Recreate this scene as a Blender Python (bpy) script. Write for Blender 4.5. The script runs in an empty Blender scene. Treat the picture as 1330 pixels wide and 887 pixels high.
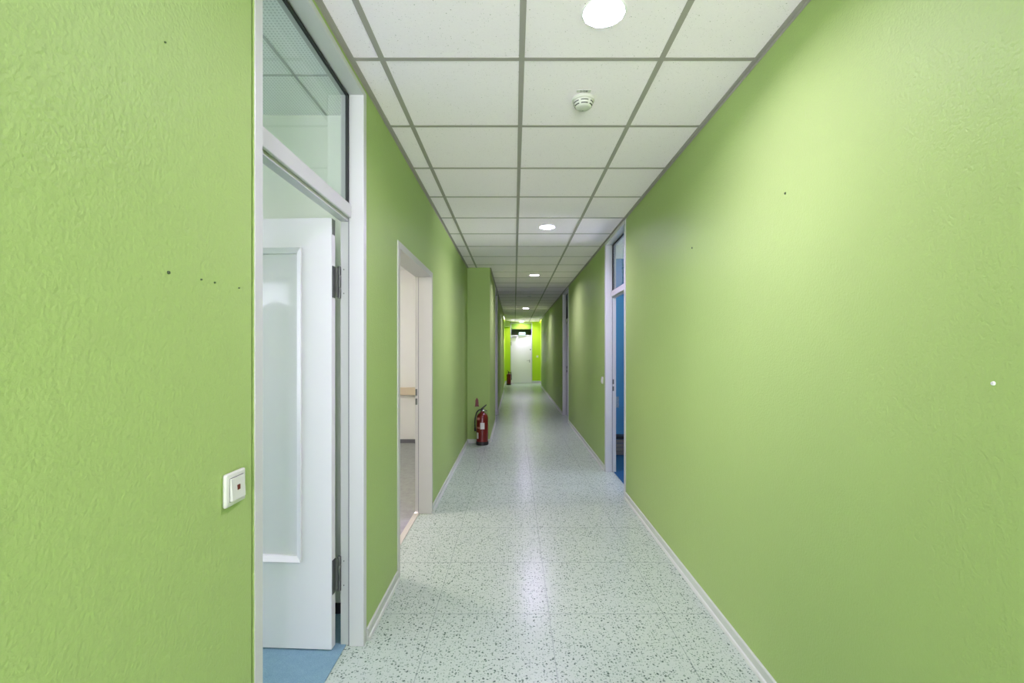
import bpy, bmesh, math, random
from mathutils import Vector, Matrix
random.seed(7)
S = bpy.context.scene
COL = S.collection
PI = math.pi

# ------------------------------------------------------------------ helpers
class MB:
    """collects shapes into one mesh"""
    def __init__(self):
        self.bm = bmesh.new()
    def box(self, x0, x1, y0, y1, z0, z1, m=None):
        if x0 > x1: x0, x1 = x1, x0
        if y0 > y1: y0, y1 = y1, y0
        if z0 > z1: z0, z1 = z1, z0
        c = [(x0,y0,z0),(x1,y0,z0),(x1,y1,z0),(x0,y1,z0),(x0,y0,z1),(x1,y0,z1),(x1,y1,z1),(x0,y1,z1)]
        v = [self.bm.verts.new(Vector(p) if m is None else m @ Vector(p)) for p in c]
        for f in ((0,3,2,1),(4,5,6,7),(0,1,5,4),(1,2,6,5),(2,3,7,6),(3,0,4,7)):
            self.bm.faces.new([v[i] for i in f])
        return self
    def bbox(self, x0, x1, y0, y1, z0, z1, b=0.003, seg=2, m=None):
        """box with rounded edges"""
        t = bmesh.new()
        bmesh.ops.create_cube(t, size=1.0)
        for v in t.verts:
            v.co = Vector((x0+(x1-x0)*(v.co.x+.5), y0+(y1-y0)*(v.co.y+.5), z0+(z1-z0)*(v.co.z+.5)))
        bmesh.ops.recalc_face_normals(t, faces=t.faces)
        bmesh.ops.bevel(t, geom=list(t.edges), offset=b, segments=seg, affect='EDGES', profile=0.5)
        return self.merge(t, m)
    def merge(self, t, m=None):
        mp = {}
        for v in t.verts:
            mp[v] = self.bm.verts.new(v.co if m is None else m @ v.co)
        for f in t.faces:
            try: self.bm.faces.new([mp[v] for v in f.verts])
            except ValueError: pass
        t.free()
        return self
    def lathe(self, prof, n=32, m=None, a0=0.0, a1=2*PI, axis_close=True):
        full = abs((a1-a0)-2*PI) < 1e-6
        rings = []
        for r, z in prof:
            if r < 1e-6:
                p = Vector((0,0,z)); rings.append([self.bm.verts.new(p if m is None else m @ p)])
            else:
                k = n if full else n+1
                ring = []
                for i in range(k):
                    a = a0+(a1-a0)*i/n
                    p = Vector((r*math.cos(a), r*math.sin(a), z))
                    ring.append(self.bm.verts.new(p if m is None else m @ p))
                rings.append(ring)
        for A, B in zip(rings, rings[1:]):
            cnt = n if full else n
            for i in range(cnt):
                j = (i+1) % len(A) if full else i+1
                jb = (i+1) % len(B) if full else i+1
                try:
                    if len(A) == 1 and len(B) == 1: continue
                    if len(A) == 1: self.bm.faces.new((A[0], B[i], B[jb]))
                    elif len(B) == 1: self.bm.faces.new((A[i], A[j], B[0]))
                    else: self.bm.faces.new((A[i], A[j], B[jb], B[i]))
                except (ValueError, IndexError): pass
        return self
    def tube(self, pts, r, n=10, m=None):
        pts = [Vector(p) for p in pts]
        rings = []
        up = Vector((0,0,1))
        for i, p in enumerate(pts):
            d = (pts[min(i+1, len(pts)-1)] - pts[max(i-1, 0)]).normalized()
            s = d.cross(up)
            if s.length < 1e-3: s = d.cross(Vector((1,0,0)))
            s.normalize(); t = s.cross(d).normalized()
            rr = r[i] if isinstance(r, (list, tuple)) else r
            rings.append([self.bm.verts.new((lambda q: q if m is None else m @ q)(p+s*rr*math.cos(2*PI*k/n)+t*rr*math.sin(2*PI*k/n))) for k in range(n)])
        for A, B in zip(rings, rings[1:]):
            for k in range(n):
                self.bm.faces.new((A[k], A[(k+1)%n], B[(k+1)%n], B[k]))
        self.bm.faces.new(rings[0][::-1]); self.bm.faces.new(rings[-1])
        return self
    def prism(self, poly, ext, m=None):
        """poly: list of 3D points, ext: extrusion vector"""
        ext = Vector(ext)
        f = (lambda q: q) if m is None else (lambda q: m @ q)
        A = [self.bm.verts.new(f(Vector(p))) for p in poly]
        B = [self.bm.verts.new(f(Vector(p)+ext)) for p in poly]
        n = len(A)
        self.bm.faces.new(A[::-1]); self.bm.faces.new(B)
        for i in range(n):
            self.bm.faces.new((A[i], A[(i+1)%n], B[(i+1)%n], B[i]))
        return self
    def build(self, name, mat, parent=None, smooth=False, recalc=True):
        if recalc: bmesh.ops.recalc_face_normals(self.bm, faces=self.bm.faces)
        me = bpy.data.meshes.new(name)
        self.bm.to_mesh(me); self.bm.free()
        if smooth:
            for p in me.polygons: p.use_smooth = True
            try: me.set_sharp_from_angle(angle=math.radians(35))
            except Exception: pass
        me.materials.append(mat)
        o = bpy.data.objects.new(name, me)
        COL.objects.link(o)
        if parent: o.parent = parent
        return o

def empty(name, loc=(0,0,0), rz=0.0):
    o = bpy.data.objects.new(name, None); COL.objects.link(o)
    o.location = loc; o.rotation_euler = (0,0,rz); o.empty_display_size = .1
    return o
def tag(o, label, cat, group=None, kind=None):
    o['label'] = label; o['category'] = cat
    if group: o['group'] = group
    if kind: o['kind'] = kind
    return o
def struct(o, label, cat):
    o['kind'] = 'structure'; o['label'] = label; o['category'] = cat
    return o
def copy_thing(o, loc):
    c = o.copy(); COL.objects.link(c); c.location = loc
    for ch in list(o.children):
        d = ch.copy(); COL.objects.link(d); d.parent = c
        for g in list(ch.children):
            e = g.copy(); COL.objects.link(e); e.parent = d
    return c
def s2l(c):
    return tuple(((v/255)/12.92 if v/255 <= .04045 else ((v/255+.055)/1.055)**2.4) for v in c)

# ------------------------------------------------------------------ materials
def mat(name, col, rough=.5, metal=0.0, spec=.5, emit=None, estr=0, coat=0.0):
    m = bpy.data.materials.new(name); m.use_nodes = True
    b = m.node_tree.nodes['Principled BSDF']
    b.inputs['Base Color'].default_value = (*col[:3], 1)
    b.inputs['Roughness'].default_value = rough
    b.inputs['Metallic'].default_value = metal
    b.inputs['Specular IOR Level'].default_value = spec
    b.inputs['Coat Weight'].default_value = coat
    if emit:
        b.inputs['Emission Color'].default_value = (*emit, 1)
        b.inputs['Emission Strength'].default_value = estr
    return m
class NT:
    def __init__(self, m):
        self.t = m.node_tree; self.b = self.t.nodes['Principled BSDF']
    def n(self, typ, **kw):
        x = self.t.nodes.new(typ)
        for k, v in kw.items(): setattr(x, k, v)
        return x
    def l(self, a, b): self.t.links.new(a, b)
    def math(self, op, a, b=None):
        x = self.n('ShaderNodeMath', operation=op)
        for i, v in enumerate((a, b)):
            if v is None: continue
            if isinstance(v, (int, float)): x.inputs[i].default_value = v
            else: self.l(v, x.inputs[i])
        return x.outputs[0]
    def mix(self, fac, a, b):
        x = self.n('ShaderNodeMix', data_type='RGBA')
        for i, v in ((0, fac), (6, a), (7, b)):
            if isinstance(v, (int, float)): x.inputs[i].default_value = v
            elif isinstance(v, tuple): x.inputs[i].default_value = (*v[:3], 1)
            else: self.l(v, x.inputs[i])
        return x.outputs[2]
    def coord(self):
        return self.n('ShaderNodeTexCoord').outputs['Object']
    def noise(self, co, scale, detail=3, rough=.5):
        x = self.n('ShaderNodeTexNoise'); x.inputs['Scale'].default_value = scale
        x.inputs['Detail'].default_value = detail; x.inputs['Roughness'].default_value = rough
        self.l(co, x.inputs['Vector']); return x
    def voro(self, co, scale):
        x = self.n('ShaderNodeTexVoronoi'); x.inputs['Scale'].default_value = scale
        self.l(co, x.inputs['Vector']); return x
    def bump(self, h, dist, strength=1.0):
        x = self.n('ShaderNodeBump'); x.inputs['Distance'].default_value = dist
        x.inputs['Strength'].default_value = strength
        self.l(h, x.inputs['Height']); self.l(x.outputs[0], self.b.inputs['Normal'])

def wallpaper(name, col, rough=.45, dist=.0042, spec=.13):
    """painted woodchip wallpaper"""
    m = mat(name, col, rough, spec=spec); t = NT(m); co = t.coord()
    n1 = t.noise(co, 125, 4, .55); n2 = t.noise(co, 22, 2)
    v = t.voro(co, 85)
    chip = t.math('SMOOTH_MIN', v.outputs['Distance'], .5)
    h = t.math('ADD', t.math('MULTIPLY', n1.outputs['Fac'], .75), t.math('MULTIPLY', n2.outputs['Fac'], .5))
    h = t.math('ADD', h, t.math('MULTIPLY', chip, .25))
    t.bump(h, dist, .6)
    n3 = t.noise(co, 1.3, 3)
    c2 = tuple(c*.93 for c in col)
    t.l(t.mix(n3.outputs['Fac'], col, c2), t.b.inputs['Base Color'])
    return m

M = {}
M['green'] = wallpaper('green woodchip paint', (.345, .478, .155))
M['lime'] = wallpaper('lime paint', (.46, .68, .035))
M['white_frame'] = mat('white lacquered steel', (.53, .545, .52), .35)
M['cream_frame'] = mat('cream lacquered steel', (.50, .50, .455), .38)
M['door_white'] = mat('white door lacquer', (.72, .72, .715), .33)
M['gasket'] = mat('black rubber gasket', (.012, .016, .014), .6)
M['groove'] = mat('grey shadow gap', (.16, .17, .18), .7)
M['hinge'] = mat('dark burnished steel', (.13, .14, .13), .38, metal=.7)
M['steel'] = mat('brushed steel', (.35, .35, .35), .35, metal=.9)
M['skirting'] = mat('pale grey skirting plastic', (.52, .56, .48), .45)
M['dark_skirting'] = mat('black skirting', (.018, .019, .022), .5)
M['grey_skirting'] = mat('grey skirting', (.13, .13, .14), .5)
M['grid'] = mat('grey ceiling rail paint', (.36, .34, .31), .5)
M['white_plastic'] = mat('white plastic', (.60, .62, .54), .35)
M['dark_slot'] = mat('dark slot', (.03, .03, .03), .7)
M['cream_wall'] = wallpaper('pale cream room paint', (.80, .84, .75), .6, .001)
M['warm_wall'] = wallpaper('warm white room paint', (.80, .77, .74), .6, .001)
M['blue_wall'] = wallpaper('blue room paint', (.075, .24, .46), .6, .001)
M['plain_ceiling'] = mat('white ceiling paint', (.78, .78, .76), .7)
M['wood'] = mat('pale beech', (.62, .50, .36), .45)
M['red'] = mat('red extinguisher lacquer', (.14, .004, .004), .3, coat=.1)
M['red_sign'] = mat('dark red enamel', (.15, .010, .010), .4)
M['black_rubber'] = mat('black rubber', (.012, .012, .013), .5)
M['label_white'] = mat('white paper label', (.70, .70, .66), .5)
M['label_pink'] = mat('pale print on red', (.50, .20, .17), .5)
M['red_lens'] = mat('dark red lens', (.12, .015, .008), .3)
M['bench'] = mat('taupe board', (.17, .15, .145), .6)
M['threshold'] = mat('pale beige threshold', (.56, .54, .43), .45)
M['sign_green'] = mat('pale green sign', (.30, .46, .35), .4)
M['plug'] = mat('dark plug', (.05, .08, .03), .7)
M['lamp_on'] = mat('lit opal lens', (.9, .9, .9), .4, emit=(1.20, .95, 1.62), estr=470)
M['lamp_off'] = mat('unlit opal lens', (.30, .27, .24), .4)
M['lamp_ring'] = mat('white lamp ring', (.88, .88, .87), .3)
M['lamp_can'] = mat('white lamp can', (.35, .35, .35), .5)
M['ink'] = mat('grey ink', (.10, .10, .10), .6)

# floor tiles with green chips
FLOOR_A, FLOOR_B = (.43, .515, .41), (.47, .55, .45)
def floor_mat():
    m = mat('speckled vinyl tile', (.60, .66, .62), .26, spec=.36); t = NT(m); co = t.coord()
    dn = t.noise(co, 110, 2)
    add = t.n('ShaderNodeVectorMath', operation='SCALE'); add.inputs['Scale'].default_value = .014
    t.l(dn.outputs['Color'], add.inputs[0])
    sm = t.n('ShaderNodeVectorMath', operation='ADD'); t.l(co, sm.inputs[0]); t.l(add.outputs[0], sm.inputs[1])
    def chips(scale, prob, size, off):
        sh = t.n('ShaderNodeVectorMath', operation='ADD'); t.l(sm.outputs[0], sh.inputs[0]); sh.inputs[1].default_value = (off, off*1.7, 0)
        v = t.voro(sh.outputs[0], scale); v.voronoi_dimensions = '2D'
        sep = t.n('ShaderNodeSeparateColor'); t.l(v.outputs['Color'], sep.inputs[0])
        a = t.math('LESS_THAN', v.outputs['Distance'], t.math('ADD', t.math('MULTIPLY', sep.outputs[1], size), size*.4))
        b = t.math('LESS_THAN', sep.outputs[0], prob)
        return t.math('MULTIPLY', a, b), sep.outputs[2]
    c1, k1 = chips(84, .52, .27, 0)
    c2, k2 = chips(130, .45, .30, 3.1)
    c3, k3 = chips(66, .24, .24, 7.7)
    big = t.noise(co, 2.2, 3)
    base = t.mix(big.outputs['Fac'], FLOOR_A, FLOOR_B)
    base = t.mix(t.math('MULTIPLY', c2, t.math('MULTIPLY', k2, .6)), base, (.17, .25, .18))
    base = t.mix(t.math('MULTIPLY', c1, t.math('ADD', t.math('MULTIPLY', k1, .6), .35)), base, (.10, .165, .115))
    base = t.mix(t.math('MULTIPLY', c3, .9), base, (.05, .085, .06))
    sx = t.n('ShaderNodeSeparateXYZ'); t.l(co, sx.inputs[0])
    def seam(o, off, wd):
        f = t.math('FRACT', t.math('ADD', t.math('MULTIPLY', t.math('SUBTRACT', o, off), 1/.6), 100.5))
        return t.math('LESS_THAN', t.math('ABSOLUTE', t.math('SUBTRACT', f, .5)), wd)
    sm_ = t.math('MAXIMUM', seam(sx.outputs[0], .182, .0032), seam(sx.outputs[1], 2.464, .0045))
    base = t.mix(t.math('MULTIPLY', sm_, .6), base, (.20, .25, .22))
    t.l(base, t.b.inputs['Base Color'])
    return m
M['floor'] = floor_mat()

def tile_mat():
    m = mat('mineral ceiling tile', (.86, .83, .82), .8, spec=.2); t = NT(m); co = t.coord()
    v = t.voro(co, 130); sep = t.n('ShaderNodeSeparateColor'); t.l(v.outputs['Color'], sep.inputs[0])
    a = t.math('LESS_THAN', v.outputs['Distance'], .20); b = t.math('LESS_THAN', sep.outputs[0], .22)
    hole = t.math('MULTIPLY', a, b)
    v2 = t.voro(co, 55); sep2 = t.n('ShaderNodeSeparateColor'); t.l(v2.outputs['Color'], sep2.inputs[0])
    hole2 = t.math('MULTIPLY', t.math('LESS_THAN', v2.outputs['Distance'], .13), t.math('LESS_THAN', sep2.outputs[0], .15))
    n = t.noise(co, 160, 3)
    base = t.mix(n.outputs['Fac'], (.92, .84, .90), (.99, .92, .975))
    base = t.mix(t.math('MULTIPLY', hole, .5), base, (.35, .33, .31))
    base = t.mix(t.math('MULTIPLY', hole2, .6), base, (.3, .28, .26))
    t.l(base, t.b.inputs['Base Color'])
    t.bump(n.outputs['Fac'], .001, .4)
    return m
M['tile'] = tile_mat()

def carpet(name, c1, c2, scale=260):
    m = mat(name, c1, .9, spec=.1); t = NT(m); co = t.coord()
    n = t.noise(co, scale, 3, .7); n2 = t.noise(co, 30, 2)
    f = t.math('ADD', t.math('MULTIPLY', n.outputs['Fac'], 1.4), t.math('MULTIPLY', n2.outputs['Fac'], .3))
    t.l(t.mix(t.math('SUBTRACT', f, .35), c1, c2), t.b.inputs['Base Color'])
    t.bump(n.outputs['Fac'], .004, .6)
    return m
M['blue_carpet'] = carpet('blue carpet', (.12, .24, .30), (.28, .44, .50))
M['navy_carpet'] = carpet('navy carpet', (.015, .07, .15), (.03, .11, .22))
M['grey_lino'] = carpet('grey marbled lino', (.26, .26, .26), (.42, .42, .42), 14)

def perforated():
    m = mat('perforated ceiling panel', (.55, .58, .57), .5); t = NT(m); co = t.coord()
    sx = t.n('ShaderNodeSeparateXYZ'); t.l(co, sx.inputs[0])
    def cell(o): return t.math('SUBTRACT', t.math('FRACT', t.math('ADD', t.math('MULTIPLY', o, 70), 500.0)), .5)
    a, b = cell(sx.outputs[0]), cell(sx.outputs[1])
    d = t.math('SQRT', t.math('ADD', t.math('MULTIPLY', a, a), t.math('MULTIPLY', b, b)))
    dot = t.math('LESS_THAN', d, .26)
    t.l(t.mix(dot, (.86, .88, .86), (.60, .63, .61)), t.b.inputs['Base Color'])
    return m
M['perforated'] = perforated()

def glass(name, tint=(1,1,1), gl=.08, rough=0.0):
    m = bpy.data.materials.new(name); m.use_nodes = True
    nt = m.node_tree; nt.nodes.clear()
    out = nt.nodes.new('ShaderNodeOutputMaterial'); mx = nt.nodes.new('ShaderNodeMixShader')
    tr = nt.nodes.new('ShaderNodeBsdfTransparent'); g = nt.nodes.new('ShaderNodeBsdfGlossy')
    fr = nt.nodes.new('ShaderNodeFresnel'); fr.inputs['IOR'].default_value = 1.45
    tr.inputs['Color'].default_value = (*tint, 1); g.inputs['Roughness'].default_value = rough
    ge = nt.nodes.new('ShaderNodeNewGeometry'); sb = nt.nodes.new('ShaderNodeMath'); sb.operation = 'SUBTRACT'; sb.inputs[0].default_value = 1.0
    mu = nt.nodes.new('ShaderNodeMath'); mu.operation = 'MULTIPLY'
    nt.links.new(ge.outputs['Backfacing'], sb.inputs[1]); nt.links.new(fr.outputs[0], mu.inputs[0]); nt.links.new(sb.outputs[0], mu.inputs[1])
    nt.links.new(mu.outputs[0], mx.inputs[0]); nt.links.new(tr.outputs[0], mx.inputs[1]); nt.links.new(g.outputs[0], mx.inputs[2])
    nt.links.new(mx.outputs[0], out.inputs['Surface'])
    return m
M['glass'] = glass('clear glass', (.90, .97, .94))
M['glass_green'] = glass('greenish glass', (.975, .995, .985))
M['frosted'] = mat('frosted white door glass', (.66, .67, .66), .05, spec=.5)

# ------------------------------------------------------------------ dimensions (camera at x=0, y=0, z=1.38, looking along +y)
CZ = 2.633          # corridor ceiling height
WL, WR = -.706, 1.048
YB, YE = -2.4, 20.05
XL2 = -.368         # face of the narrower corridor section
TOP = 2.70

# ------------------------------------------------------------------ floor
mb = MB(); mb.box(-.81, 1.135, YB, YE, -.06, 0)
struct(mb.build('floor', M['floor']), 'pale speckled vinyl tile floor of the corridor', 'floor')

# ------------------------------------------------------------------ ceiling of tiles
GX = [-.568, .032, .632]
LAMPS = [1.738 + 3*k for k in range(-1, 7)]
def ceiling():
    bm = MB(); gr = MB()
    ys = []
    k = math.floor((YB-2.014)/.6); y = 2.014+k*.6
    while y < YE+.6: ys.append(y); y += .6
    for sec0, sec1, xl, xr in ((YB, 7.05, WL-.01, WR+.01), (7.05, YE+.02, XL2-.01, WR+.01)):
        xs = [xl] + [g for g in GX if xl+.02 < g < xr] + [xr]
        if xl > -.5 : xs = [xl, .032, .632, xr]
        cuts = [sec0] + [q for q in ys if sec0+.01 < q < sec1-.01] + [sec1]
        for xa, xb in zip(xs, xs[1:]):
            for ya, yb in zip(cuts, cuts[1:]):
                lamp = None
                if xa < .332 < xb:
                    for L in LAMPS:
                        if ya < L < yb: lamp = L
                z = CZ+.002
                if lamp is None:
                    v = [bm.bm.verts.new(p) for p in ((xa,ya,z),(xa,yb,z),(xb,yb,z),(xb,ya,z))]
                    bm.bm.faces.new(v)
                else:
                    n = 40
                    ring = [bm.bm.verts.new((.332+.0795*math.cos(2*PI*i/n), lamp+.0795*math.sin(2*PI*i/n), z)) for i in range(n)]
                    out = []
                    for i in range(n):
                        a = 2*PI*i/n; c, s = math.cos(a), math.sin(a)
                        sx = ((xb-.332) if c > 0 else (.332-xa))/max(abs(c), 1e-9)
                        sy = ((yb-lamp) if s > 0 else (lamp-ya))/max(abs(s), 1e-9)
                        k_ = min(sx, sy)
                        out.append(bm.bm.verts.new((.332+c*k_, lamp+s*k_, z)))
                    for i in range(n):
                        j = (i+1) % n
                        bm.bm.faces.new((ring[i], ring[j], out[j], out[i]))
                    # fill the four corners left by the radial fan
                    for cx, cy in ((xa,ya),(xa,yb),(xb,ya),(xb,yb)):
                        best = None
                        for i in range(n):
                            j = (i+1) % n
                            p, q = out[i].co, out[j].co
                            if (abs(p.x-cx) < 1e-6 and abs(q.y-cy) < 1e-6) or (abs(p.y-cy) < 1e-6 and abs(q.x-cx) < 1e-6):
                                if abs(p.x-q.x) > 1e-5 and abs(p.y-q.y) > 1e-5: best = (i, j)
                        if best:
                            c_ = bm.bm.verts.new((cx, cy, z))
                            bm.bm.faces.new((out[best[0]], out[best[1]], c_))
        for g in xs[1:-1]:
            gr.box(g-.012, g+.012, sec0, sec1, CZ-.001, CZ+.0015)
        for q in cuts[1:-1]:
            gr.box(xl, xr, q-.011, q+.011, CZ-.0002, CZ+.0016)
        for e in (xl+.01, xr-.01):
            sgn = 1 if e < 0 else -1
            gr.box(e, e+sgn*.020, sec0, sec1, CZ-.002, CZ+.0014)
            gr.box(e, e+sgn*.0015, sec0, sec1, CZ-.014, CZ)
    for f in bm.bm.faces:
        f.normal_update()
    bmesh.ops.recalc_face_normals(bm.bm, faces=bm.bm.faces)
    c = bm.build('ceiling', M['tile'], recalc=False)
    struct(c, 'suspended ceiling of white square mineral tiles', 'ceiling')
    gr.build('ceiling_grid', M['grid'], c)
ceiling()

# ------------------------------------------------------------------ walls
D1 = (1.271, 2.232); D2 = (2.825, 4.025); D3 = (4.40, 5.41); D4 = (9.05, 10.15); D5 = (9.05, 10.2)
mb = MB()
X0 = -.82
mb.box(X0, WL, YB, D1[0]-.012, 0, TOP)
mb.box(X0, -.722, D1[0]-.012, D1[0]-.0015, 0, TOP)
mb.box(X0, WL, D1[0]-.005, D1[1], 2.600, TOP)
mb.box(X0, WL, D1[1], D2[0], 0, TOP)
mb.box(X0, WL, D2[0], D2[1], 2.052, TOP)
mb.box(X0, WL, D2[1], 7.05, 0, TOP)
mb.box(-.722, -.7045, D1[0]-.0015, D1[0], 0, 2.60)       # painted plaster bead beside the frame
struct(mb.build('wall_left', M['green']), 'green painted woodchip corridor wall on the left', 'wall')
mb = MB()
X1 = XL2-.115
mb.box(X0, XL2, 7.05, 7.18, 0, TOP)
mb.box(X1, XL2, 7.18, D5[0], 0, TOP)
mb.box(X1, XL2, D5[0], D5[1], 2.62, TOP)
mb.box(X1, XL2, D5[1], 16.3, 0, TOP)
struct(mb.build('wall_left_far', M['green']), 'projecting green wall section further along on the left', 'wall')
mb = MB()
XR = 1.163
mb.box(WR, XR, YB, D3[0], 0, TOP)
mb.box(WR, XR, D3[0], D3[1], 2.628, TOP)
mb.box(WR, XR, D3[1], D4[0], 0, TOP)
mb.box(WR, XR, D4[0], D4[1], 2.628, TOP)
mb.box(WR, XR, D4[1], 18.2, 0, TOP)
struct(mb.build('wall_right', M['green']), 'green painted woodchip corridor wall on the right', 'wall')
mb = MB()
ED = (-.165, .765)
mb.box(-.55, ED[0], YE, YE+.14, 0, TOP); mb.box(ED[1], 1.25, YE, YE+.14, 0, TOP)
mb.box(ED[0], ED[1], YE, YE+.14, 2.60, TOP)
mb.box(1.115, 1.25, 18.2, YE, 0, TOP)
struct(mb.build('wall_end', M['lime']), 'bright lime green wall at the far end of the corridor', 'wall')
mb = MB()
mb.box(-.405, -.20, 19.45, YE, 2.40, TOP)
struct(mb.build('trim_1', M['green']), 'green boxed-in bulkhead under the ceiling at the far left corner', 'bulkhead')

# back wall with an unseen window added behind the camera for general light
def window_wall(name, label, axis, pos, thick, a0, a1, ztop, win, m, wname, wl, mull=1, sill=True):
    """wall in plane axis=pos with a window (w0,w1,z0,z1); returns"""
    w0, w1, z0, z1 = win
    mb = MB(); fr = MB(); gl = MB()
    def bx(B, p0, p1, t0, t1, zz0, zz1):
        if axis == 'y': B.box(p0, p1, t0, t1, zz0, zz1)
        else: B.box(t0, t1, p0, p1, zz0, zz1)
    t0, t1 = sorted((pos, pos+thick))
    bx(mb, a0, w0, t0, t1, 0, ztop); bx(mb, w1, a1, t0, t1, 0, ztop)
    bx(mb, w0, w1, t0, t1, 0, z0); bx(mb, w0, w1, t0, t1, z1, ztop)
    struct(mb.build(name, m), label, 'wall')
    f0, f1 = pos+thick*.55, pos+thick*.85
    bx(fr, w0, w0+.06, f0, f1, z0, z1); bx(fr, w1-.06, w1, f0, f1, z0, z1)
    bx(fr, w0+.06, w1-.06, f0, f1, z0, z0+.06); bx(fr, w0+.06, w1-.06, f0, f1, z1-.06, z1)
    for i in range(mull):
        c = w0+(w1-w0)*(i+1)/(mull+1); bx(fr, c-.035, c+.035, f0, f1, z0+.06, z1-.06)
    w = struct(fr.build(wname, M['white_frame']), wl, 'window')
    g0 = pos+thick*.7
    bx(gl, w0+.06, w1-.06, g0-.003, g0+.003, z0+.06, z1-.06)
    gl.build('window_pane', M['glass'], w)
    # sill board
    sb = MB(); s = -1 if thick > 0 else 1
    bx(sb, w0-.05, w1+.05, min(pos+s*.12, pos+thick*.5), max(pos+s*.12, pos+thick*.5), z0-.03, z0)
    if sill: sb.build('window_sill', M['white_frame'], w)
    else: sb.bm.free()
    # light portal in the opening (guides the sky light through the window)
    ld = bpy.data.lights.new('sky_portal', 'AREA'); ld.shape = 'RECTANGLE'
    ld.size = w1-w0; ld.size_y = z1-z0; ld.cycles.is_portal = True
    lo = bpy.data.objects.new('sky_portal', ld); COL.objects.link(lo)
    c = (w0+w1)/2; zc = (z0+z1)/2; tp = pos+thick*1.02
    d = Vector((0, -thick, 0)) if axis == 'y' else Vector((-thick, 0, 0))
    lo.location = (c, tp, zc) if axis == 'y' else (tp, c, zc)
    lo.rotation_euler = d.to_track_quat('-Z', 'Z').to_euler()

window_wall('wall_back', 'green wall closing the corridor behind the viewer', 'y', YB, -.2, -.82, 1.163, TOP,
            (-.66, 1.0, .06, 2.58), M['green'], 'fill_window_1', 'tall window added at the unseen near end of the corridor for general light', 1)

window_wall('wall_end_side', 'lime green side wall at the far end, with a tall window', 'x', -.405, -.145, 16.3, YE+.1, TOP,
            (18.9, 19.4, .9, 2.2), M['lime'], 'window_8', 'narrow side window lighting the far end of the corridor', 0, False)
# ------------------------------------------------------------------ skirting
def skirt(name, label, runs, m=None, h=.058):
    """runs: (axis, fixed, a0, a1, direction of outward normal)"""
    mb = MB()
    prof = [(0, 0), (.020, 0), (.0195, .008), (.016, .015), (.010, .018), (.010, h-.004), (.006, h), (0, h)]
    for axis, f, a0, a1, s in runs:
        if axis == 'x': poly = [(f+s*p, a0, z) for p, z in prof]; ext = (0, a1-a0, 0)
        else: poly = [(a0, f+s*p, z) for p, z in prof]; ext = (a1-a0, 0, 0)
        mb.prism(poly, ext)
    o = mb.build(name, m or M['skirting'])
    struct(o, label, 'skirting'); return o
skirt('baseboard_left', 'pale grey skirting along the foot of the left wall',
      [('x', WL, YB, D1[0]-.01, 1), ('x', WL, D1[1]+.002, D2[0]-.002, 1), ('x', WL, D2[1]+.002, 7.05, 1), ('y', 7.05, WL, XL2, -1),
       ('x', XL2, 7.05, D5[0], 1), ('x', XL2, D5[1], 16.3, 1), ('x', -.405, 16.3, YE, 1)])
skirt('baseboard_right', 'pale grey skirting along the foot of the right wall',
      [('x', WR, YB, D3[0]-.002, -1), ('x', WR, D3[1], D4[0], -1), ('x', WR, D4[1], 18.2, -1)])
skirt('baseboard_end', 'white skirting along the lime green end wall',
      [('y', YE, -.405, ED[0], -1), ('y', YE, ED[1], 1.115, -1), ('x', 1.115, 18.2, YE, -1)], M['white_frame'], .11)

# ------------------------------------------------------------------ door frames
def door_frame(name, label, s, face, y0, y1, jw, depth_a, depth_b, head, transom=None, m=None, reb=.0125, hw=.025):
    """steel frame set in a side wall. s=+1: left wall (room lies towards -x), s=-1: right wall.
    face = x of the corridor side; depth_a / depth_b = x where the two steps end; head = underside of the head"""
    m = m or M['white_frame']
    fr = MB(); gv = MB()
    for ya, yb, inner in ((y0, y0+jw, 1), (y1-jw, y1, -1)):
        fr.bbox(face, depth_a, ya, yb, 0, head+hw, .0025)
        if inner == 1: fr.box(depth_a-s*.004, depth_b, ya, yb-reb, 0, head+hw)
        else: fr.box(depth_a-s*.004, depth_b, ya+reb, yb, 0, head+hw)
        q0, q1 = (ya+.004, yb-.0035) if inner == 1 else (ya+.0035, yb-.004)
        gv.box(depth_a, depth_a-s*.0045, q0, q1, 0, head)
    fr.bbox(face, depth_a, y0+jw-.003, y1-jw+.003, head, head+hw, .0025)
    fr.box(depth_a-s*.004, depth_b, y0+jw-reb, y1-jw+reb, head+reb*.5, head+hw)
    f = struct(fr.build(name, m, smooth=False), label, 'door frame')
    gv.build('frame_groove', M['groove'], f)
    if transom:
        tz0, tz1, tx = transom
        tb = MB(); tb.bbox(tx, depth_a, y0+jw, y1-jw, tz0, tz1, .003)
        tb.box(depth_a-s*.004, depth_b, y0+jw-reb, y1-jw+reb, tz0-.012, tz0+.03)
        tb.build('transom_bar', m, f)
        gk = MB(); gx0, gx1 = depth_a-s*.002, depth_a-s*.014
        a, b = y0+jw, y1-jw
        gk.box(gx0, gx1, a-.002, a+.009, tz1, head); gk.box(gx0, gx1, b-.009, b+.002, tz1, head)
        gk.box(gx0, gx1, a, b, head-.009, head+.001)
        gk.build('glazing_gasket', M['gasket'], f)
        gp = MB(); gp.box(depth_a-s*.016, depth_a-s*.022, a-.008, b+.008, tz1-.01, head+.006)
        gp.build('transom_pane', M['glass_green'], f)
    return f

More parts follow.
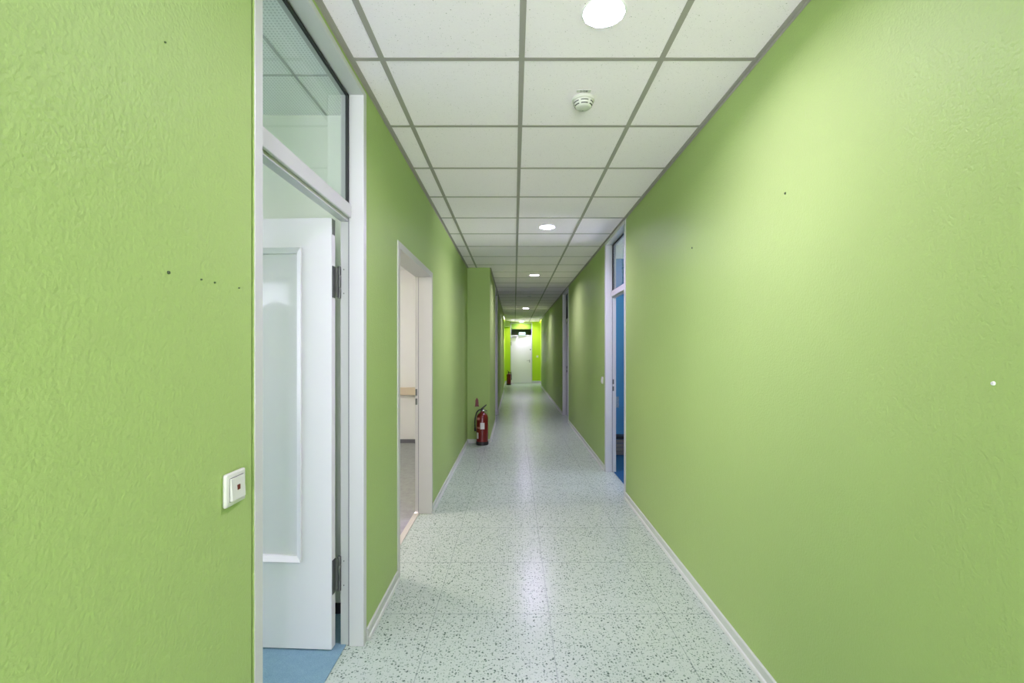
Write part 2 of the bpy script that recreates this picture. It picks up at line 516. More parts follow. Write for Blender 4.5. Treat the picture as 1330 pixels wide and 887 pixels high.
d1 = door_frame('door_1', 'white steel frame of the near left door with a glazed fanlight', 1, -.7032, D1[0], D1[1], .042,
                -.772, -.815, 2.577, transom=(2.0, 2.062, -.760))
d2 = door_frame('door_2', 'cream frame of the open doorway on the left before the extinguisher', 1, -.699, D2[0], D2[1], .047,
                -.811, -.842, 2.007, m=M['cream_frame'], reb=.008, hw=.043)
d3 = door_frame('door_3', 'white steel frame of the near right doorway into the blue room', -1, 1.041, D3[0], D3[1], .056,
                1.118, 1.163, 2.59, transom=(2.0, 2.064, 1.105), hw=.036, reb=.008)
d4 = door_frame('door_4', 'white steel frame of the second doorway on the right', -1, 1.041, D4[0], D4[1], .05,
                1.118, 1.163, 2.59, transom=(2.0, 2.064, 1.105), hw=.036, reb=.008)
d5 = door_frame('door_5', 'white steel frame of the doorway in the projecting left wall', 1, XL2+.006, D5[0], D5[1], .05,
                XL2-.07, X1, 2.58, transom=(2.0, 2.064, XL2-.055), hw=.036, reb=.008)
# strike plates
def strikes(parent, x0, x1, yf, s=1):
    for za, zb in ((1.002, 1.058), (.924, .978)):
        mb = MB(); mb.bbox(x0, x1, yf-.002, yf+.001, za, zb, .0008)
        mb.build('strike_plate', M['hinge'], parent)['label'] = 'dark metal strike plate'
strikes(d2, -.841, -.824, D2[1]-.047+.008)
strikes(d3, 1.124, 1.140, D3[1]-.056+.008)
strikes(d4, 1.124, 1.140, D4[1]-.05+.008)

# near door leaf, standing open inside the left room
hx, hy = -.839, 2.152
d = Vector((-.9986, .0524, 0)).normalized(); nrm = Vector((.0524, .9986, 0)).normalized()
LM = Matrix(((d.x, nrm.x, 0, hx), (d.y, nrm.y, 0, hy), (0, 0, 1, 0), (0, 0, 0, 1)))
LW, LT = .86, .039
U0, U1, Z0, Z1 = .150, .715, .420, 1.846
mb = MB()
zb, zt = .010, 1.992
mb.box(0, U0, 0, LT, zb, zt, LM); mb.box(U1, LW, 0, LT, zb, zt, LM)
mb.box(U0, U1, 0, LT, zb, Z0, LM); mb.box(U0, U1, 0, LT, Z1, zt, LM)
bmesh.ops.remove_doubles(mb.bm, verts=mb.bm.verts, dist=1e-5)
leaf = mb.build('door_leaf', M['door_white'], d1)
leaf['label'] = 'white door leaf with a tall frosted pane, swung open into the room'
mb = MB(); mb.box(U0-.004, U1+.004, .016, .022, Z0-.004, Z1+.004, LM)
mb.build('frosted_pane', M['frosted'], leaf)
mb = MB()
def mould(u0, u1, z0, z1, horizontal, sgn):
    # mitred bead: raised profile around the pane
    w = .020
    if horizontal:
        z_in = z0 if sgn < 0 else z1
    return w
w = .024
for (ua, za), (ub, zb2), (uc, zc), (ud, zd) in (
    ((U0-w*.4, Z0-w*.4), (U1+w*.4, Z0-w*.4), (U1-w*.6, Z0+w*.6), (U0+w*.6, Z0+w*.6)),
    ((U1+w*.4, Z1+w*.4), (U0-w*.4, Z1+w*.4), (U0+w*.6, Z1-w*.6), (U1-w*.6, Z1-w*.6)),
    ((U0-w*.4, Z1+w*.4), (U0-w*.4, Z0-w*.4), (U0+w*.6, Z0+w*.6), (U0+w*.6, Z1-w*.6)),
    ((U1+w*.4, Z0-w*.4), (U1+w*.4, Z1+w*.4), (U1-w*.6, Z1-w*.6), (U1-w*.6, Z0+w*.6))):
    top = [(ua, -.011, za), (ub, -.011, zb2), (uc, .003, zc), (ud, .003, zd)]
    bot = [(ua, .0, za), (ub, .0, zb2), (uc, .016, zc), (ud, .016, zd)]
    A = [mb.bm.verts.new(LM @ Vector(p)) for p in top]; B = [mb.bm.verts.new(LM @ Vector(p)) for p in bot]
    mb.bm.faces.new(A); mb.bm.faces.new(B[::-1])
    for i in range(4): mb.bm.faces.new((A[i], A[(i+1)%4], B[(i+1)%4], B[i]))
mb.build('glazing_bead', M['door_white'], leaf)
mb = MB()
mb.bbox(.785, .825, -.008, 0, .92, 1.14, .003, m=LM)
mb.tube([LM @ Vector(p) for p in ((.805, -.008, 1.05), (.805, -.045, 1.05), (.795, -.053, 1.05), (.685, -.053, 1.05))], .009, 10)
mb.build('door_handle', M['steel'], leaf, smooth=True)
mb = MB(); mb.box(-.0015, .001, .004, LT-.004, 1.918, 1.988, LM)  # thin grey box at the top of the door edge
e = mb.build('edge_block', M['steel'], leaf); e['label'] = 'small grey block at the top of the door edge'
for z0, z1 in ((1.627, 1.777), (.258, .420)):
    mb = MB()
    # plate on the door edge, folded arm and knuckle
    mb.bbox(-.004, .0, .004, .036, z0, z1-.004, .0015, m=LM)
    mb.prism([(-.838, 2.186, z0+.004), (-.833, 2.1845, z0+.004), (-.8215, 2.194, z0+.004), (-.8245, 2.199, z0+.004)], (0, 0, z1-z0-.012))
    km = Matrix.Translation((-.8195, 2.1975, 0))
    mb.lathe([(0, z0), (.0072, z0), (.0078, z0+.004), (.0078, z0+.045), (.0068, z0+.047), (.0068, z0+.049), (.0078, z0+.051),
              (.0078, z1-.046), (.0068, z1-.044), (.0068, z1-.042), (.0078, z1-.040), (.0078, z1-.004), (.0060, z1), (0, z1)], 16, km)
    hg = mb.build('hinge', M['hinge'], d1, smooth=True); hg['label'] = 'dark steel hinge between door edge and frame'
for z in (1.763, 1.651, .394, .280):
    mb = MB()
    sm = Matrix.Translation((-.801, D1[1]-.042+.0125, z)) @ Matrix.Rotation(PI/2, 4, 'X')
    mb.lathe([(0, .0012), (.0022, .0012), (.003, .0002), (.003, -.0004)], 12, sm)
    mb.build('screw', M['hinge'], d1)

# threshold of doorway 2
mb = MB(); mb.bbox(-.852, -.808, D2[0]+.047, D2[1]-.047, -.004, .006, .0025)
struct(mb.build('trim_2', M['threshold']), 'pale beige threshold strip across the open doorway on the left', 'threshold')

# ------------------------------------------------------------------ end door
mb = MB()
a, b = ED; y0 = YE-.012; y1 = YE+.06
jw = .028
mb.bbox(a, a+jw, y0, y1, 0, 2.60, .002); mb.bbox(b-jw, b, y0, y1, 0, 2.60, .002)
mb.bbox(a+jw, b-jw, y0, y1, 2.572, 2.60, .002)
mb.bbox(a+jw, b-jw, y0, y1, 2.035, 2.065, .002)
d6 = struct(mb.build('door_6', M['white_frame']), 'white frame of the closed door at the far end with a dark fanlight', 'door frame')
mb = MB(); mb.bbox(a+jw+.003, b-jw-.003, YE+.004, YE+.046, .012, 2.034, .002)
lf = mb.build('door_leaf', M['door_white'], d6); lf['label'] = 'closed white door leaf'
mb = MB(); mb.box(a+jw-.004, b-jw+.004, YE+.03, YE+.036, 2.06, 2.33); mb.build('transom_pane', M['glass_green'], d6)
mb = MB(); mb.bbox(a+jw, b-jw, YE-.006, YE+.04, 2.325, 2.573, .002); mb.build('over_panel', mat('glossy dark lime panel', (.17, .33, .03), .10, spec=.5), d6)['label'] = 'glossy green panel above the fanlight'
mb = MB(); mb.box(a-.1, b+.1, YE+1.6, YE+1.65, 0, 2.7)
mb.box(a-.2, a-.1, YE+.14, YE+1.65, 0, 2.7); mb.box(b+.1, b+.2, YE+.14, YE+1.65, 0, 2.7); mb.box(a-.2, b+.2, YE+.14, YE+1.65, 2.7, 2.75)
mb.box(a-.2, b+.2, YE+.0, YE+1.65, -.06, 0)
struct(mb.build('wall_beyond', M['green']), 'dark lobby walls behind the fanlight of the end door', 'wall')
# handle, cylinder, hinges, closer
mb = MB()
hm = Matrix.Translation((.655, YE+.004, .955))
mb.bbox(-.018, .018, -.008, 0, -.06, .06, .003, m=hm)
mb.tube([(0, -.008, .02), (0, -.045, .02), (-.012, -.052, .02), (-.12, -.052, .02)], .0085, 10, hm)
mb.build('door_handle', M['steel'], lf, smooth=True)
mb = MB(); mb.lathe([(0, .012), (.022, .012), (.026, .004), (.026, 0)], 20, Matrix.Translation((.690, YE+.004, 1.445)) @ Matrix.Rotation(PI/2, 4, 'X'))
mb.build('deadlock', M['hinge'], lf, smooth=True)['label'] = 'dark round deadlock'
for z in (1.62, .35):
    mb = MB(); mb.lathe([(0, z), (.012, z), (.012, z+.15), (0, z+.15)], 12, Matrix.Translation((a+jw, YE-.012, 0)))
    mb.build('hinge', M['hinge'], d6, smooth=True)
mb = MB(); mb.bbox(a+.05, a+.27, YE-.052, YE+.004, 1.945, 2.0, .006)
cl = mb.build('door_closer', M['steel'], lf); cl['label'] = 'grey door closer'
mb = MB(); mb.tube([(a+.1, YE-.03, 2.003), (a+.30, YE-.13, 2.012), (a+.42, YE-.02, 2.05)], .008, 8); mb.build('closer_arm', M['steel'], cl)
# pale sign above the door
t = empty('exit_sign', (.335, YE-.03, 2.05))
tag(t, 'small pale green sign box above the closed white end door', 'sign')
mb = MB(); mb.bbox(-.145, .145, -.025, .017, 0, .135, .006); mb.build('sign_box', M['sign_green'], t)
mb = MB(); mb.box(-.130, .130, -.027, -.0245, .014, .121); mb.build('sign_face', M['sign_green'], t)

# ------------------------------------------------------------------ rooms behind the doors
def room(prefix, x0, x1, y0, y1, wallm, floorm, ceilm, zc, label, win_axis, win_pos, win, wn, wl, skirtm, skip_x=None):
    """walls except the corridor side"""
    fl = MB(); fl.box(x0, x1, y0, y1, -.05, 0.0); struct(fl.build('floor', floorm), 'floor of ' + label, 'floor')
    ce = MB(); ce.box(x0-.1, x1+.1, y0-.02, y1+.02, zc, zc+.05); struct(ce.build('ceiling', ceilm), 'ceiling of ' + label, 'ceiling')
# left near room (A)
AX0, AY0, AY1 = -5.2, -2.6, 2.47
mb = MB(); mb.box(AX0, -.79, AY0, AY1, -.05, .003)
struct(mb.build('floor', M['blue_carpet']), 'blue carpet in the near left room', 'floor')
mb = MB(); mb.box(AX0-.1, -.82, AY0-.1, AY1+.05, 2.622, 2.68)
rc = struct(mb.build('ceiling', M['perforated']), 'perforated panel ceiling of the near left room', 'ceiling')
mb = MB()
for q in (2.11, 1.5, .9, .3): mb.box(AX0, -.82, q-.006, q+.006, 2.620, 2.623)
for q in (-.99, -1.61, -2.23, -2.85): mb.box(q-.006, q+.006, AY0, AY1, 2.620, 2.623)
mb.build('panel_joint', mat('panel joint grey', (.50, .52, .51), .6), rc)
mb = MB()
mb.box(AX0, -.82, AY1, AY1+.13, 0, TOP)
struct(mb.build('wall_office', M['cream_wall']), 'pale cream wall of the near left room', 'wall')
window_wall('wall_office_window', 'pale cream window wall of the near left room', 'y', AY0, -.2, AX0, -.82, TOP,
            (-5.12, -4.0, .83, 2.52), M['cream_wall'], 'window_2', 'wide window reflected in the frosted door pane', 0)
window_wall('wall_office_outer', 'pale cream outer wall of the near left room', 'x', AX0, -.2, AY0-.2, AY1+.13, TOP,
            (-2.2, 2.1, .86, 2.45), M['cream_wall'], 'fill_window_7', 'long unseen window added in the outer wall to brighten the near left room', 3)  # unseen window, added to brighten the room
mb = MB(); mb.box(AX0, -.835, AY1-.012, AY1, .003, .055)
struct(mb.build('baseboard_office', M['dark_skirting']), 'black skirting in the near left room', 'skirting')
# left middle room (B)
BX0, BY0, BY1 = -4.2, 2.60, 7.06
mb = MB(); mb.box(BX0, -.852, BY0, BY1, -.05, 0); struct(mb.build('floor', M['grey_lino']), 'grey marbled floor of the bright room on the left', 'floor')
mb = MB(); mb.box(BX0-.1, -.82, BY0, BY1+.05, 2.60, 2.66); struct(mb.build('ceiling', M['plain_ceiling']), 'white ceiling of the bright room on the left', 'ceiling')
mb = MB(); mb.box(BX0, -.82, BY0-.002, BY0+.02, 0, TOP)
struct(mb.build('wall_partition', M['warm_wall']), 'warm white partition wall of the bright room on the left', 'wall')
mb = MB(); mb.box(BX0, -.82, BY1, BY1+.12, 0, TOP)
struct(mb.build('wall_bright_room', M['warm_wall']), 'warm white wall seen through the open left doorway', 'wall')
window_wall('wall_bright_room_window', 'window wall of the bright room on the left', 'x', BX0, -.2, BY0-.1, BY1+.1, TOP,
            (3.3, 6.4, .9, 2.4), M['warm_wall'], 'window_3', 'wide window of the bright room on the left', 2)
mb = MB(); mb.box(BX0, -.85, BY1-.015, BY1, 0, .055)
struct(mb.build('baseboard_bright_room', M['grey_skirting']), 'dark grey skirting seen through the open left doorway', 'skirting')
mb = MB(); mb.bbox(-3.2, -.95, BY1-.09, BY1+.001, .725, .835, .004)
tag(mb.build('cable_trunking', M['wood']), 'pale wooden trunking rail along the white wall through the left doorway', 'rail')
# lamps on the ceiling of that room
t = empty('ceiling_lamp', (-2.1, 3.7, 2.60)); tag(t, 'round opal ceiling lamp of the bright room on the left', 'lamp')
mb = MB(); mb.lathe([(0, -.09), (.10, -.085), (.17, -.06), (.20, -.025), (.20, -.012)], 32)
mb.build('lamp_shade', mat('lit warm opal shade', (.9, .9, .9), .4, emit=(1.08, .86, .78), estr=70), t, smooth=True)
mb = MB(); mb.lathe([(0, -.014), (.205, -.014), (.205, 0), (0, 0)], 32); mb.build('lamp_base', M['white_plastic'], t)

lo = copy_thing(t, (-3.1, -.2, 2.622)); [setattr(c.material_slots[0], 'link', 'OBJECT') or setattr(c.material_slots[0], 'material', mat('added fill lamp shade', (.9, .9, .9), .4, emit=(1.08, .98, 1.12), estr=75)) for c in lo.children if c.name.startswith('lamp_shade')]  # added lamp, never in view, lifts the light in the near left room
lo['label'] = 'round opal ceiling lamp added out of sight to brighten the near left room'
# right room (C) and the two further rooms (D right, E left)
def blue_room(nm, desc, x0, x1, y0, y1, s, win, wn):
    mb = MB(); mb.box(x0, x1, y0, y1, -.05, 0); struct(mb.build('floor', M['navy_carpet']), 'dark blue carpet of ' + desc, 'floor')
    mb = MB(); mb.box(x0, x1, y0-.1, y1+.1, 2.632, 2.68); struct(mb.build('ceiling', M['plain_ceiling']), 'white ceiling of ' + desc, 'ceiling')
    mb = MB(); mb.box(x0, x1, y0-.1, y0, 0, TOP); mb.box(x0, x1, y1, y1+.1, 0, TOP)
    struct(mb.build('wall_'+nm, M['blue_wall']), 'blue painted wall of ' + desc, 'wall')
    ex = x1 if s > 0 else x0
    window_wall('wall_'+nm+'_window', 'window wall of ' + desc, 'x', ex, .2*s, y0-.1, y1+.1, TOP, win, M['blue_wall'], wn, 'window of ' + desc, 1)
    mb = MB(); mb.box(x0+(.01 if s > 0 else 0), x1, y1-.015, y1, 0, .06); struct(mb.build('baseboard_'+nm, M['dark_skirting']), 'dark skirting of ' + desc, 'skirting')
blue_room('blue_room', 'the blue room on the right', 1.135, 5.0, 3.2, 6.36, 1, (3.5, 6.1, .9, 2.45), 'window_4')
blue_room('far_blue_room', 'the second room on the right', 1.135, 4.6, 7.6, 11.4, 1, (10.6, 11.2, 1.2, 2.3), 'window_5')
blue_room('left_blue_room', 'the far room on the left', -4.2, -.45, 7.3, 11.4, -1, (10.6, 11.2, 1.2, 2.3), 'window_6')
# low bench in the blue room
t = empty('low_bench', (1.6, 6.26, 0)); tag(t, 'low taupe slatted bench with a black top on the blue carpet', 'bench')
mb = MB(); mb.bbox(-.40, .40, -.09, .085, .225, .258, .004); mb.build('top', M['black_rubber'], t)
for i in range(4):
    mb = MB(); mb.bbox(-.385, .385, -.082, -.062, .012+i*.052, .058+i*.052, .003); mb.build('slat', M['bench'], t)
for sx in (-1, 1):
    mb = MB(); mb.bbox(sx*.375-.012, sx*.375+.012, -.062, .08, 0, .226, .003); mb.build('side_panel', M['bench'], t)
t = empty('wall_socket', (1.392, 6.36, .69)); tag(t, 'pale upright socket panel on the blue wall seen through the right doorway', 'socket')
mb = MB(); mb.bbox(-.024, .024, -.012, 0, -.075, .075, .004); mb.build('cover_plate', mat('blue grey plastic', (.20, .28, .34), .4), t)
for z in (-.035, .035):
    mb = MB(); mb.lathe([(0, -.004), (.017, -.004), (.020, .001), (.020, .002)], 20, Matrix.Translation((0, -.012, z)) @ Matrix.Rotation(PI/2, 4, 'X'))
    mb.build('socket_inlet', M['white_plastic'], t)

# ------------------------------------------------------------------ ceiling downlights
def downlight(lens, loc):
    t = empty('downlight', loc)
    mb = MB(); mb.lathe([(.0745, .004), (.0745, -.0015), (.076, -.0032), (.080, -.0030), (.0825, -.0012), (.0828, .002)], 48)
    mb.build('trim_ring', M['lamp_ring'], t, smooth=True)
    mb = MB(); mb.lathe([(.0790, .003), (.0750, .004), (.0750, .0235), (.0790, .0235), (.0790, .003)], 48); mb.build('lamp_can', M['lamp_can'], t, smooth=True)
    mb = MB(); mb.lathe([(0, .0225), (.0750, .0225)], 48)
    # visible side faces down
    for f in mb.bm.faces: f.normal_update()
    if mb.bm.faces[:][0].normal.z > 0: bmesh.ops.reverse_faces(mb.bm, faces=mb.bm.faces)
    mb.build('lens', lens, t, recalc=False)
    mb = MB(); mb.lathe([(0, .030), (.079, .030), (.079, .0235), (0, .0235)], 32); mb.build('housing', M['lamp_can'], t)
    return t
on = downlight(M['lamp_on'], (.332, LAMPS[1], CZ+.001))
off = downlight(M['lamp_off'], (.332, LAMPS[4], CZ+.001))
names = {0: 'lit round downlight in the ceiling behind the viewer',
         1: 'largest lit round downlight, cut by the top of the photo',
         2: 'second lit round downlight along the ceiling, beyond the smoke detector',
         3: 'third lit round downlight along the ceiling, above the projecting wall',
         4: 'unlit dark round downlight just beyond the third lit one',
         5: 'fourth lit round downlight, between the two unlit ones',
         6: 'unlit dark round downlight nearest the far end',
         7: 'farthest lit round downlight, right in front of the lime end wall'}
for k in range(8):
    if k in (1, 4): o = on if k == 1 else off
    else: o = copy_thing(off if k == 6 else on, (.332, LAMPS[k], CZ+.001))
    tag(o, names[k], 'ceiling light', 'round downlights in the corridor ceiling')

# ------------------------------------------------------------------ smoke detector and its number plate
t = empty('smoke_detector', (.344, 2.335, CZ+.002))
tag(t, 'round white smoke detector on the ceiling tile beyond the nearest downlight', 'smoke detector')
mb = MB(); mb.lathe([(0, 0), (.055, 0), (.056, -.004), (.054, -.012), (.050, -.014), (0, -.014)], 48); mb.build('base', M['white_plastic'], t, smooth=True)
prof = [(.047, -.013), (.0475, -.022), (.044, -.034), (.037, -.043), (.030, -.046), (.012, -.048), (0, -.048)]
mb = MB(); mb.lathe(prof, 48); mb.build('sensor_head', M['white_plastic'], t, smooth=True)
for i in range(6):
    a0 = -PI/2 - math.radians(23) + i*PI/3; a1 = a0+math.radians(46)
    for r0, za, r1, zb2 in ((.0475, -.0225, .0468, -.0262), (.0432, -.0355, .0405, -.0390)):
        mb = MB(); mb.lathe([(r0+.0006, za), (r1+.0006, zb2), (r1-.002, zb2), (r0-.002, za), (r0+.0006, za)], 14, a0=a0, a1=a1)
        mb.build('vent_slot', M['dark_slot'], t)
mb = MB(); mb.lathe([(0, -.0505), (.004, -.0500), (.0045, -.0475), (0, -.0475)], 12, Matrix.Translation((0, .022, .003))); mb.build('indicator', M['groove'], t)
t = empty('number_plate', (.335, 2.262, CZ+.002)); tag(t, 'tiny white number plate on the tile beside the smoke detector', 'label plate')
mb = MB(); mb.bbox(-.034, .034, -.011, .011, -.002, 0, .0008); mb.build('plate', M['white_plastic'], t)
cu = bpy.data.curves.new('number', 'FONT'); cu.body = '2/08'; cu.size = .022; cu.align_x = 'CENTER'; cu.align_y = 'CENTER'; cu.extrude = .0003
tmp = bpy.data.objects.new('number_text', cu)
COL.objects.link(tmp); bpy.context.view_layer.update()
me = bpy.data.meshes.new_from_object(tmp.evaluated_get(bpy.context.evaluated_depsgraph_get()))
bpy.data.objects.remove(tmp)
me.materials.clear(); me.materials.append(M['ink'])
o = bpy.data.objects.new('number_text', me); COL.objects.link(o); o.parent = t
o.location = (0, 0, -.0021); o.rotation_euler = (PI, 0, 0)

# ------------------------------------------------------------------ light switches
def switch(loc, rz, label, lens=True):
    """built facing +x, centre of the back at the origin"""
    t = empty('light_switch', loc, rz); tag(t, label, 'light switch', None)
    mb = MB(); mb.bbox(0, .011, -.041, .041, -.041, .041, .005, 3); f = mb.build('frame', M['white_plastic'], t, smooth=True)
    mb = MB(); mb.box(.0112, .0116, -.029, .029, -.029, .029); mb.build('gap', M['groove'], t)
    mb = MB()
    mb.prism([(.0116, -.0275, -.0275), (.0185, -.0275, -.0265), (.0150, -.0275, .0275), (.0116, -.0275, .0275)], (0, .055, 0))
    r = mb.build('rocker', M['white_plastic'], t)
    if lens:
        mb = MB(); mb.bbox(.0150, .0178, -.006, .006, -.005, .008, .0008); mb.build('indicator_lens', M['red_lens'], r)['label'] = 'dark red indicator lens'
    return t
# left wall: centre px(303,633)
Yc = .706*609/(668-301.5)
switch((WL, Yc, 1.38-(633-456)*Yc/609), 0, 'white rocker switch with a red lens on the near left wall')
switch((WR, 5.56, 1.035), PI, 'tiny white switch on the right wall past the blue doorway', False)
switch((.985, YE, 1.15), -PI/2, 'tiny pale switch on the lime end wall right of the door', False)

# ------------------------------------------------------------------ fire extinguishers
def extinguisher(loc, rz, label):
    t = empty('fire_extinguisher', loc, rz); tag(t, label, 'fire extinguisher', 'red fire extinguishers on the corridor floor')
    R = .086
    mb = MB(); mb.lathe([(0, 0), (R+.002, 0), (R+.005, .004), (R+.005, .044), (R+.001, .050), (R-.004, .050)], 40); mb.build('foot_ring', M['black_rubber'], t, smooth=True)
    mb = MB(); mb.lathe([(R-.003, .046), (R, .050), (R, .395), (R-.003, .415), (R-.013, .436), (R-.032, .456), (R-.052, .466), (.030, .472), (.026, .478), (.026, .494), (0, .494)], 40)
    body = mb.build('cylinder', M['red'], t, smooth=True)
    def patch(name, ac, half, z0, z1, m):
        mb = MB(); a = math.radians(ac); h = math.radians(half)
        mb.lathe([(R+.0004, z0), (R+.0012, z0), (R+.0012, z1), (R+.0004, z1), (R+.0004, z0)], 10, a0=a-h, a1=a+h)
        return mb.build(name, m, body, recalc=True)
    patch('label', -85, 21, .238, .332, M['label_white'])['label'] = 'white paper label'
    patch('label', -141, 14, .095, .185, M['label_white'])['label'] = 'white paper label'
    patch('print', -133, 22, .370, .405, M['label_pink'])['label'] = 'pale printed heading'
    patch('print', -132, 20, .245, .268, M['label_pink'])['label'] = 'pale printed line'
    mb = MB(); mb.lathe([(.019, .490), (.024, .494), (.024, .522), (.016, .530), (0, .530)], 20)
    mb.bbox(-.04, .02, -.012, .012, .503, .521, .003); mb.build('valve', M['black_rubber'], t, smooth=True)
    mb = MB(); mb.prism([(-.025, -.011, .528), (.000, -.011, .548), (.058, -.011, .592), (.066, -.011, .588), (.062, -.011, .576), (.015, -.011, .533)], (0, .022, 0))
    mb.build('lever', M['black_rubber'], t)
    mb = MB(); mb.prism([(.005, -.010, .513), (.020, -.010, .522), (.072, -.010, .498), (.070, -.010, .488), (.030, -.010, .503)], (0, .020, 0)); mb.build('carry_handle', M['black_rubber'], t)
    pts = []
    P = [Vector((-.035, -.004, .512)), Vector((-.085, -.03, .508)), Vector((-.112, -.05, .42)), Vector((-.103, -.045, .24))]
    for i in range(19):
        u = i/18; pts.append(P[0]*(1-u)**3+P[1]*3*u*(1-u)**2+P[2]*3*u*u*(1-u)+P[3]*u**3)
    mb = MB(); mb.tube(pts, .0095, 12); hs = mb.build('hose', M['black_rubber'], t, smooth=True)
    mb = MB(); q = P[3]; mb.tube([q+Vector((0,0,.03)), q, q+Vector((.004, .003, -.035))], [.0105, .0125, .0135], 12); mb.build('nozzle', M['black_rubber'], hs, smooth=True)
    mb = MB(); mb.lathe([(0, -.006), (.014, -.006), (.014, .002), (0, .002)], 16, Matrix.Translation((.02, -.024, .508)) @ Matrix.Rotation(PI/2, 4, 'X')); mb.build('gauge', M['steel'], t, smooth=True)
    return t
ex = extinguisher((-.474, 6.935, 0), 0, 'nearer red fire extinguisher standing against the projecting green wall')
e2 = copy_thing(ex, (-.225, 19.15, 0)); e2.rotation_euler = (0, 0, math.radians(160))
e2['label'] = 'far red fire extinguisher left of the closed white end door'
# red hanging bracket on the projecting wall
t = empty('extinguisher_bracket', (-.562, 7.05, .605)); tag(t, 'dark red arrow-topped bracket on the green wall above the nearer extinguisher', 'bracket')
mb = MB()
mb.prism([(-.034, -.004, -.062), (-.024, -.004, -.058), (.024, -.004, -.058), (.034, -.004, -.062), (.026, -.004, -.035), (.022, -.004, .040), (0, -.004, .078), (-.022, -.004, .040), (-.026, -.004, -.035)], (0, .004, 0))
mb.build('back_plate', M['red_sign'], t)
mb = MB(); mb.prism([(-.012, -.030, -.03), (-.012, -.030, -.002), (-.012, -.024, -.002), (-.012, -.024, -.022), (-.012, -.004, -.022), (-.012, -.004, -.03)], (.024, 0, 0))
mb.build('hook', M['red_sign'], t)

# ------------------------------------------------------------------ wall plugs and nail holes
def plug(side, px, py, r, m, label, name='wall_plug', cat='wall plug'):
    if side == 'L': Y = .706*609/(668-px); x = WL; rot = Matrix.Rotation(PI/2, 4, 'Y')
    else: Y = 1.048*609/(px-668); x = WR; rot = Matrix.Rotation(-PI/2, 4, 'Y')
    z = 1.38-(py-456)*Y/609
    mb = MB(); mb.lathe([(0, .0012), (r*.45, .0012), (r*.55, .0030), (r, .0026), (r*1.15, 0), (0, -.004)], 14, rot)
    o = mb.build(name, m, smooth=True); o.location = (x, Y, z); tag(o, label, cat)
plug('L', 218.5, 354, .0032, M['plug'], 'dark plug hole on the near left wall, highest and leftmost of its row')
plug('L', 261, 363, .0019, M['plug'], 'tiny dark nail hole right of the dark plug on the left wall', 'nail_hole', 'nail hole')
plug('L', 278.5, 367, .0022, M['plug'], 'faint nail hole in the middle of the row on the left wall', 'nail_hole', 'nail hole')
plug('L', 310, 374, .0018, M['plug'], 'tiny dark nail hole nearest the white door frame on the left wall', 'nail_hole', 'nail hole')
plug('L', 214, 55, .0018, M['plug'], 'tiny dark nail hole high on the near left wall', 'nail_hole', 'nail hole')
plug('R', 1020, 251, .0042, M['plug'], 'dark plug hole high on the right wall')
plug('R', 899, 322, .0050, M['plug'], 'small dark plug hole on the right wall toward the doorway')
plug('R', 1290.5, 498, .0042, mat('white filler', (.75, .76, .72), .6), 'small white filler spot on the near right wall', 'filler_spot', 'filler spot')

# ------------------------------------------------------------------ world: daylight, made brighter below the horizon to light the ceiling
w = bpy.data.worlds.new('World'); S.world = w; w.use_nodes = True
nt = w.node_tree; bg = nt.nodes['Background']
tc = nt.nodes.new('ShaderNodeTexCoord'); sp = nt.nodes.new('ShaderNodeSeparateXYZ'); rp = nt.nodes.new('ShaderNodeValToRGB')
nt.links.new(tc.outputs['Generated'], sp.inputs[0])
mp = nt.nodes.new('ShaderNodeMapRange'); mp.inputs['From Min'].default_value = -1; mp.inputs['From Max'].default_value = 1
nt.links.new(sp.outputs[2], mp.inputs['Value']); nt.links.new(mp.outputs[0], rp.inputs[0])
cr = rp.color_ramp
cr.elements[0].position = .48; cr.elements[0].color = (3.25, 2.7, 3.3, 1)
cr.elements[1].position = .56; cr.elements[1].color = (.76, .67, .86, 1)
nt.links.new(rp.outputs[0], bg.inputs['Color'])
bg.inputs['Strength'].default_value = 8.0

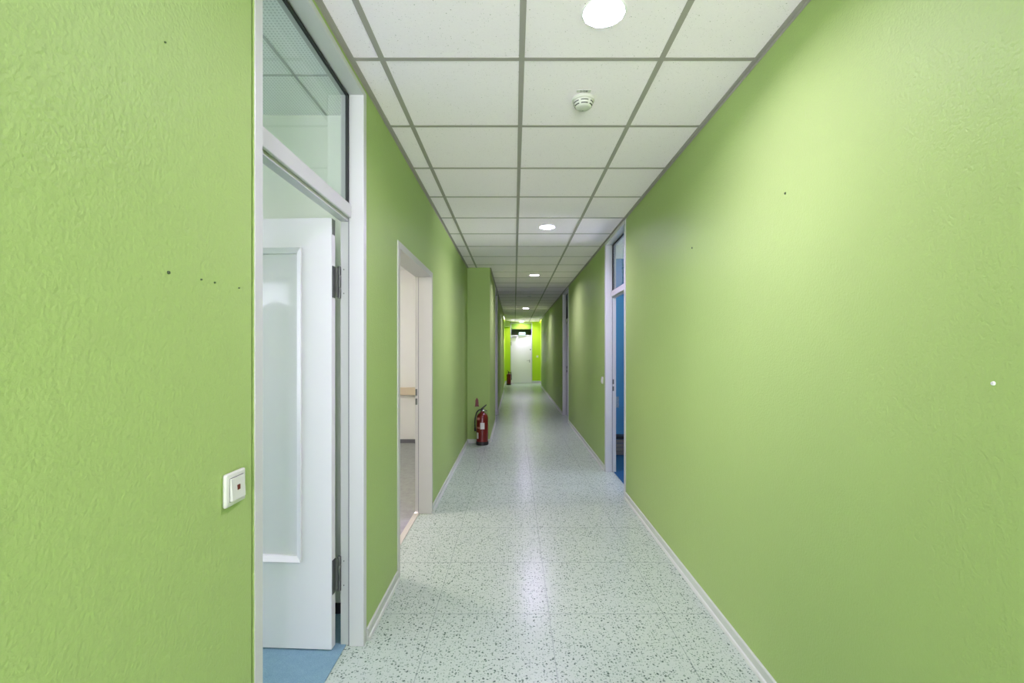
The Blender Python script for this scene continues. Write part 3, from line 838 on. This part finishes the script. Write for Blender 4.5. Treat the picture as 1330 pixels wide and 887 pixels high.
# ------------------------------------------------------------------ hedge outside the near left room
mb = MB()
nx, nz = 60, 10
random.seed(3)
prof = [(-.45, 0), (-.55, .7), (-.5, 1.6), (-.25, 2.25), (0, 2.38), (.25, 2.25), (.5, 1.6), (.55, .7), (.45, 0)]
rows = []
for i in range(nx+1):
    x = -16+13.4*i/nx
    hs = 1+.07*math.sin(i*1.7)+.05*math.sin(i*.6+1)
    rows.append([mb.bm.verts.new((x+random.uniform(-.05, .05), -6.4+p*(1+random.uniform(-.15, .15)), (z*hs+random.uniform(-.08, .08)) if z > 0 else -.05)) for p, z in prof])
for A, B in zip(rows, rows[1:]):
    for k in range(len(prof)-1): mb.bm.faces.new((A[k], A[k+1], B[k+1], B[k]))
mb.bm.faces.new(rows[0]); mb.bm.faces.new(rows[-1][::-1])
hm_ = mat('hedge leaves', (.16, .20, .13), .7); ht = NT(hm_); hn = ht.noise(ht.coord(), 9, 5)
ht.l(ht.mix(hn.outputs['Fac'], (.07, .10, .05), (.24, .29, .19)), ht.b.inputs['Base Color']); ht.bump(hn.outputs['Fac'], .08, 1)
o = mb.build('hedge', hm_); tag(o, 'clipped green hedge outside the window, dimly mirrored in the frosted door pane', 'hedge')
mb = MB(); mb.box(-20, -2.2, -16, -2.82, -.12, -.05); mb.box(-20, -5.45, -2.62, 22, -.12, -.05)
struct(mb.build('ground', mat('pale paving', (.55, .52, .52), .8)), 'pale paved ground outside the windows', 'ground')

# ------------------------------------------------------------------ camera
cam = bpy.data.cameras.new('camera'); co = bpy.data.objects.new('camera', cam); COL.objects.link(co)
cam.sensor_width = 36; cam.sensor_fit = 'HORIZONTAL'; cam.lens = 609/1330*36
cam.shift_x = -3/1330; cam.shift_y = 12.5/1330
cam.clip_start = .02; cam.clip_end = 200
co.location = (0, 0, 1.38); co.rotation_euler = (PI/2, 0, 0)
S.camera = co
S.view_settings.view_transform = 'Standard'; S.view_settings.look = 'None'
S.view_settings.gamma = 1; S.view_settings.use_curve_mapping = False
S.view_settings.exposure = 0.0
S.cycles.use_denoising = True
S.cycles.max_bounces = 12; S.cycles.diffuse_bounces = 8; S.cycles.glossy_bounces = 4
S.cycles.transparent_max_bounces = 12
S.cycles.sample_clamp_indirect = 6.0
S.cycles.caustics_reflective = False; S.cycles.caustics_refractive = False
